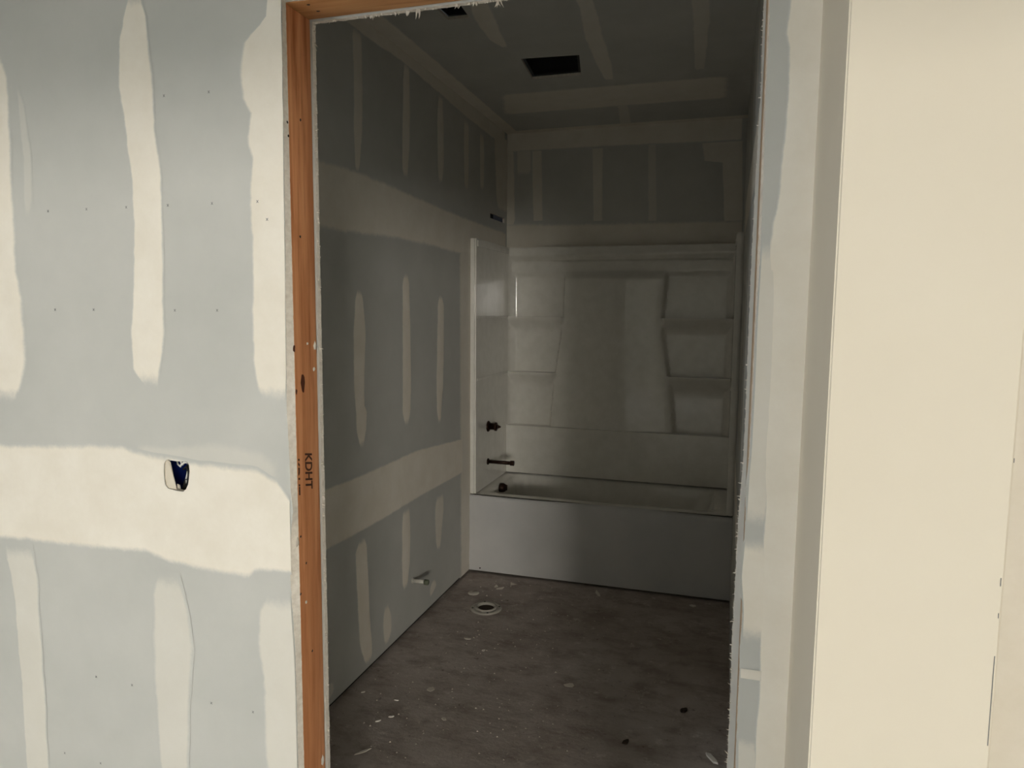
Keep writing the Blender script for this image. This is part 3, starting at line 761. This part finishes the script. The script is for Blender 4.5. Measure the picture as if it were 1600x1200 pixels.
# --- toilet flange and supply stub
fc = P(759.5, 951, FLOOR)
tf = tag(empty('toilet_flange', (fc[0], fc[1], 0)), 'round grey toilet drain flange set in the concrete floor by the left wall', 'drain flange')
adopt(tf, lathe('flange_ring', [(.084, .0006), (.082, .006), (.076, .008), (.067, .008), (.063, .004), (.057, .004)], fc[0], fc[1], 'pvc_grey'),
      lathe('inner_ring', [(.058, .0035), (.057, .013), (.052, .015), (.047, .013), (.043, .003)], fc[0], fc[1], 'pvc_grey'),
      lathe('drain_plug', [(.0435, .0032), (.039, .0022), (.026, .0015), (.0005, .0012)], fc[0], fc[1], 'cavity'))
for k in range(4):
    a = math.radians(25 + 90 * k)
    adopt(tf, tubo('bolt_slot', [(fc[0] + .0715 * math.cos(a), fc[1] + .0715 * math.sin(a), .0078), (fc[0] + .0715 * math.cos(a), fc[1] + .0715 * math.sin(a), .0090)], [.006, .005], 'black_rubber_and_shade', None, 10))
pp = P(645, 907, LEFT); xe = P(670, 910.5, (1, pp[0], -1))[0]
ps = tag(empty('supply_stub', (XL, pp[0], pp[1])), 'short capped white water pipe stub poking out of the left bathroom wall', 'pipe')
y, z = pp
adopt(ps, tubo('collar', [(XL + .0005, y, z), (XL + .004, y, z)], [.016, .014], 'pvc_white', None, 16),
      tubo('pipe', [(XL + .003, y, z), (xe - .022, y, z)], [.0095, .0095], 'pvc_white', None, 14),
      tubo('cap', [(xe - .024, y, z), (xe - .023, y, z), (xe - .003, y, z), (xe, y, z)], [.0095, .0135, .0135, .009], 'cap_green', None, 16))

# --- rubbish on the floor
def chip(name, px, py, a, b, rot, th, mat, label, cat, seed, n=7, lift=0, group=None):
    rnd = random.Random(seed); u, v = P(px, py, FLOOR); V = []
    for zt in (0, 1):
        for k in range(n):
            rnd2 = random.Random(seed * 31 + k); an = 2 * math.pi * (k + rnd2.uniform(-.3, .3)) / n; rr = rnd2.uniform(.65, 1.1) * (1 if not zt else .9)
            x, y_ = a * rr * math.cos(an), b * rr * math.sin(an); c, s = math.cos(rot), math.sin(rot)
            V.append((u + x * c - y_ * s, v + x * s + y_ * c, .0004 + zt * th + lift * max(0, x / a)))
    Fc = [tuple(range(n))[::-1], tuple(range(n, 2 * n))] + [(k, (k + 1) % n, n + (k + 1) % n, n + k) for k in range(n)]
    o = mesh(name, V, Fc, mat)
    o.data.transform(Matrix.Translation((-u, -v, 0))); o.location = (u, v, 0)
    return tag(o, label, cat, group)
chip('paper_scrap', 803, 914, .050, .024, -.9, .0008, 'scrap_paper', 'pointed pale paper scrap on the floor in front of the tub apron', 'scrap', 1, 4, .02)
chip('paper_scrap', 782, 920, .034, .020, .4, .0008, 'scrap_paper', 'crumpled pale scrap lying left of the pointed one by the tub', 'scrap', 2, 6, .012)
chip('paper_scrap', 775, 916.5, .018, .014, 1.4, .0008, 'scrap_paper', 'tiny pale scrap touching the crumpled scrap near the tub', 'scrap', 3, 5, .008)
dc = P(740, 927, FLOOR)
o = lathe('knockout_disc', [(.0005, .0005), (.031, .0005), (.032, .002), (.030, .004), (.0005, .0038)], dc[0], dc[1], 'scrap_paper', None, 24)
tag(o, 'small round pale disc lying on the floor behind the toilet flange', 'disc')
chip('torn_scrap', 934, 929, .034, .012, 2.0, .001, 'scrap_paper', 'small curled scrap against the middle of the tub apron', 'scrap', 5, 5, .02)
chip('drywall_chip', 1083, 947, .022, .018, 0, .002, 'chip_white', 'pale flake on the dark floor near the right end of the tub', 'chip', 6)
chip('drywall_chip', 1112, 1186, .048, .016, -.95, .006, 'chip_white', 'largest drywall sliver on the floor by the right doorway jamb', 'chip', 7, 6)
chip('drywall_chip', 611, 1120.5, .013, .006, .5, .004, 'chip_white', 'right one of two bright drywall crumbs near the left jamb', 'chip', 8, 6)
chip('drywall_chip', 591, 1127, .011, .005, .8, .004, 'chip_white', 'left one of two bright drywall crumbs near the left jamb', 'chip', 9, 6)
chip('drywall_chip', 620, 1094.5, .011, .006, .2, .003, 'chip_white', 'lone drywall crumb just beyond the two bright ones', 'chip', 10, 6)
chip('drywall_chip', 567, 1082, .012, .006, .9, .003, 'chip_white', 'crumb lying tight beside the bottom of the left bathroom wall', 'chip', 11, 6)
chip('paper_shaving', 565, 1176, .034, .007, .75, .002, 'scrap_paper', 'thin curled paper shaving on the floor just inside the doorway', 'scrap', 12, 7, .006)
chip('compound_splat', 673, 1077, .022, .018, .3, .0012, 'scrap_paper', 'dried compound splat on the floor left of centre', 'splat', 13, 9)
chip('compound_splat', 889, 1071, .026, .020, .1, .0015, 'scrap_paper', 'dried compound splat in the middle of the floor', 'splat', 14, 8, .003)
chip('compound_splat', 694, 1123, .014, .012, 0, .0012, 'scrap_paper', 'small dried splat right of the two bright crumbs', 'splat', 15, 8)
chip('drywall_chip', 731, 998.5, .020, .008, .1, .002, 'chip_white', 'flat pale chip on the floor in front of the toilet flange', 'chip', 16, 6)
chip('drywall_chip', 755, 1016.5, .012, .010, .6, .002, 'chip_white', 'small pale chip right of the flat one before the flange', 'chip', 17, 6)
chip('mud_clod', 1068, 1111, .020, .014, .6, .008, 'cavity', 'dark clod on the floor toward the right jamb', 'clod', 18, 7)
chip('mud_clod', 978, 1160, .020, .012, 1.2, .006, 'cavity', 'dark clod on the floor in the foreground right of centre', 'clod', 19, 7)
# fine crumbs nobody could count
V, Fc = [], []; rnd = random.Random(21)
for _ in range(420):
    x = rnd.triangular(XL + .02, XR - .05, XL + .25); y = rnd.uniform(1.5, YA - .03)
    if (x - fc[0]) ** 2 + (y - fc[1]) ** 2 < .0121: continue
    r = rnd.uniform(.001, .0045) * (1.6 if rnd.random() < .07 else 1); k = len(V)
    for q in ((1, 0, 0), (-.5, .8, 0), (-.5, -.8, 0), (0, 0, .9)): V.append((x + r * q[0] * rnd.uniform(.6, 1.4), y + r * q[1] * rnd.uniform(.6, 1.4), .0003 + r * q[2]))
    Fc += [(k, k + 1, k + 3), (k + 1, k + 2, k + 3), (k + 2, k, k + 3), (k, k + 2, k + 1)]
o = mesh('floor_crumbs', V, Fc, 'scrap_paper'); o['kind'] = 'stuff'; tag(o, 'fine pale drywall crumbs scattered over the concrete floor', 'crumbs')

# --- switch box behind the ragged hole in the hall wall
hu = [p[0] for p in HOLE]; hv = [p[1] for p in HOLE]
u0_, u1_, v0_, v1_ = min(hu) - .004, max(hu) + .004, min(hv) - .012, max(hv) + .012
eb = tag(empty('electrical_box', ((u0_ + u1_) / 2, D0 + .02, v0_)), 'blue plastic switch box showing through a ragged hole in the left wall', 'electrical box')
ya, yb = D0 + GY + .001, D0 + .075
V = [(x, y, z) for y in (ya, yb) for x, z in ((u0_, v0_), (u1_, v0_), (u1_, v1_), (u0_, v1_))]
sh = mesh('box_shell', V, [(0, 1, 5, 4), (1, 2, 6, 5), (2, 3, 7, 6), (3, 0, 4, 7), (4, 5, 6, 7)], 'blue_plastic')
sh.modifiers.new('solid', 'SOLIDIFY').thickness = .002
def Q(px, py, dy): return P(px, py, (1, D0 + dy, -1))
def sheet(name, pts, th, mat):
    V = [(*Q(x, y, d), d) for x, y, d in pts]; V = [(a, D0 + d, b) for a, b, d in V]
    n = len(V); V2 = V + [(a, y + th, b) for a, y, b in V]
    return mesh(name, V2, [tuple(range(n)), tuple(range(n, 2 * n))[::-1]] + [(k, (k + 1) % n, n + (k + 1) % n, n + k) for k in range(n)], mat)
fl1 = sheet('paper_flap', [(256, 722, .002), (261, 718, .002), (266, 722, .006), (271, 745, .008), (277, 767.5, .006), (263, 764, .002), (258, 756, .001)], .0015, 'smooth_compound')
fl2 = sheet('foil_flap', [(277, 756, .012), (281, 758, .016), (283, 768, .016), (277.5, 768, .012)], .001, 'gypsum')
def wire(name, pts, r, mat): return tubo(name, [(Q(x, y, d)[0], D0 + d, Q(x, y, d)[1]) for x, y, d in pts], [r] * len(pts), mat, None, 8)
ws = [wire('wire', [(277, 719, .03), (278, 725, .024), (282, 729, .020), (284, 724, .022), (282, 719, .03)], .0022, 'wire_white'),
      wire('wire', [(285, 726, .022), (287, 723, .020), (291, 722, .022), (294, 724, .03)], .0026, 'wire_white'),
      wire('wire', [(287, 733, .03), (292, 729, .024), (295, 735, .018), (295, 748, .016), (292, 760, .02)], .0028, 'black_rubber_and_shade'),
      wire('wire', [(291, 748, .02), (292.5, 741, .018), (293, 737, .022)], .0016, 'wire_white'),
      wire('wire', [(291, 750, .02), (292, 756, .018), (293, 759, .02)], .0014, 'wire_white'),
      wire('cable', [(296, 725, .03), (293, 745, .028), (288, 762, .028), (284, 772, .034)], .0045, 'black_rubber_and_shade')]
adopt(eb, sh, fl1, fl2, *ws)
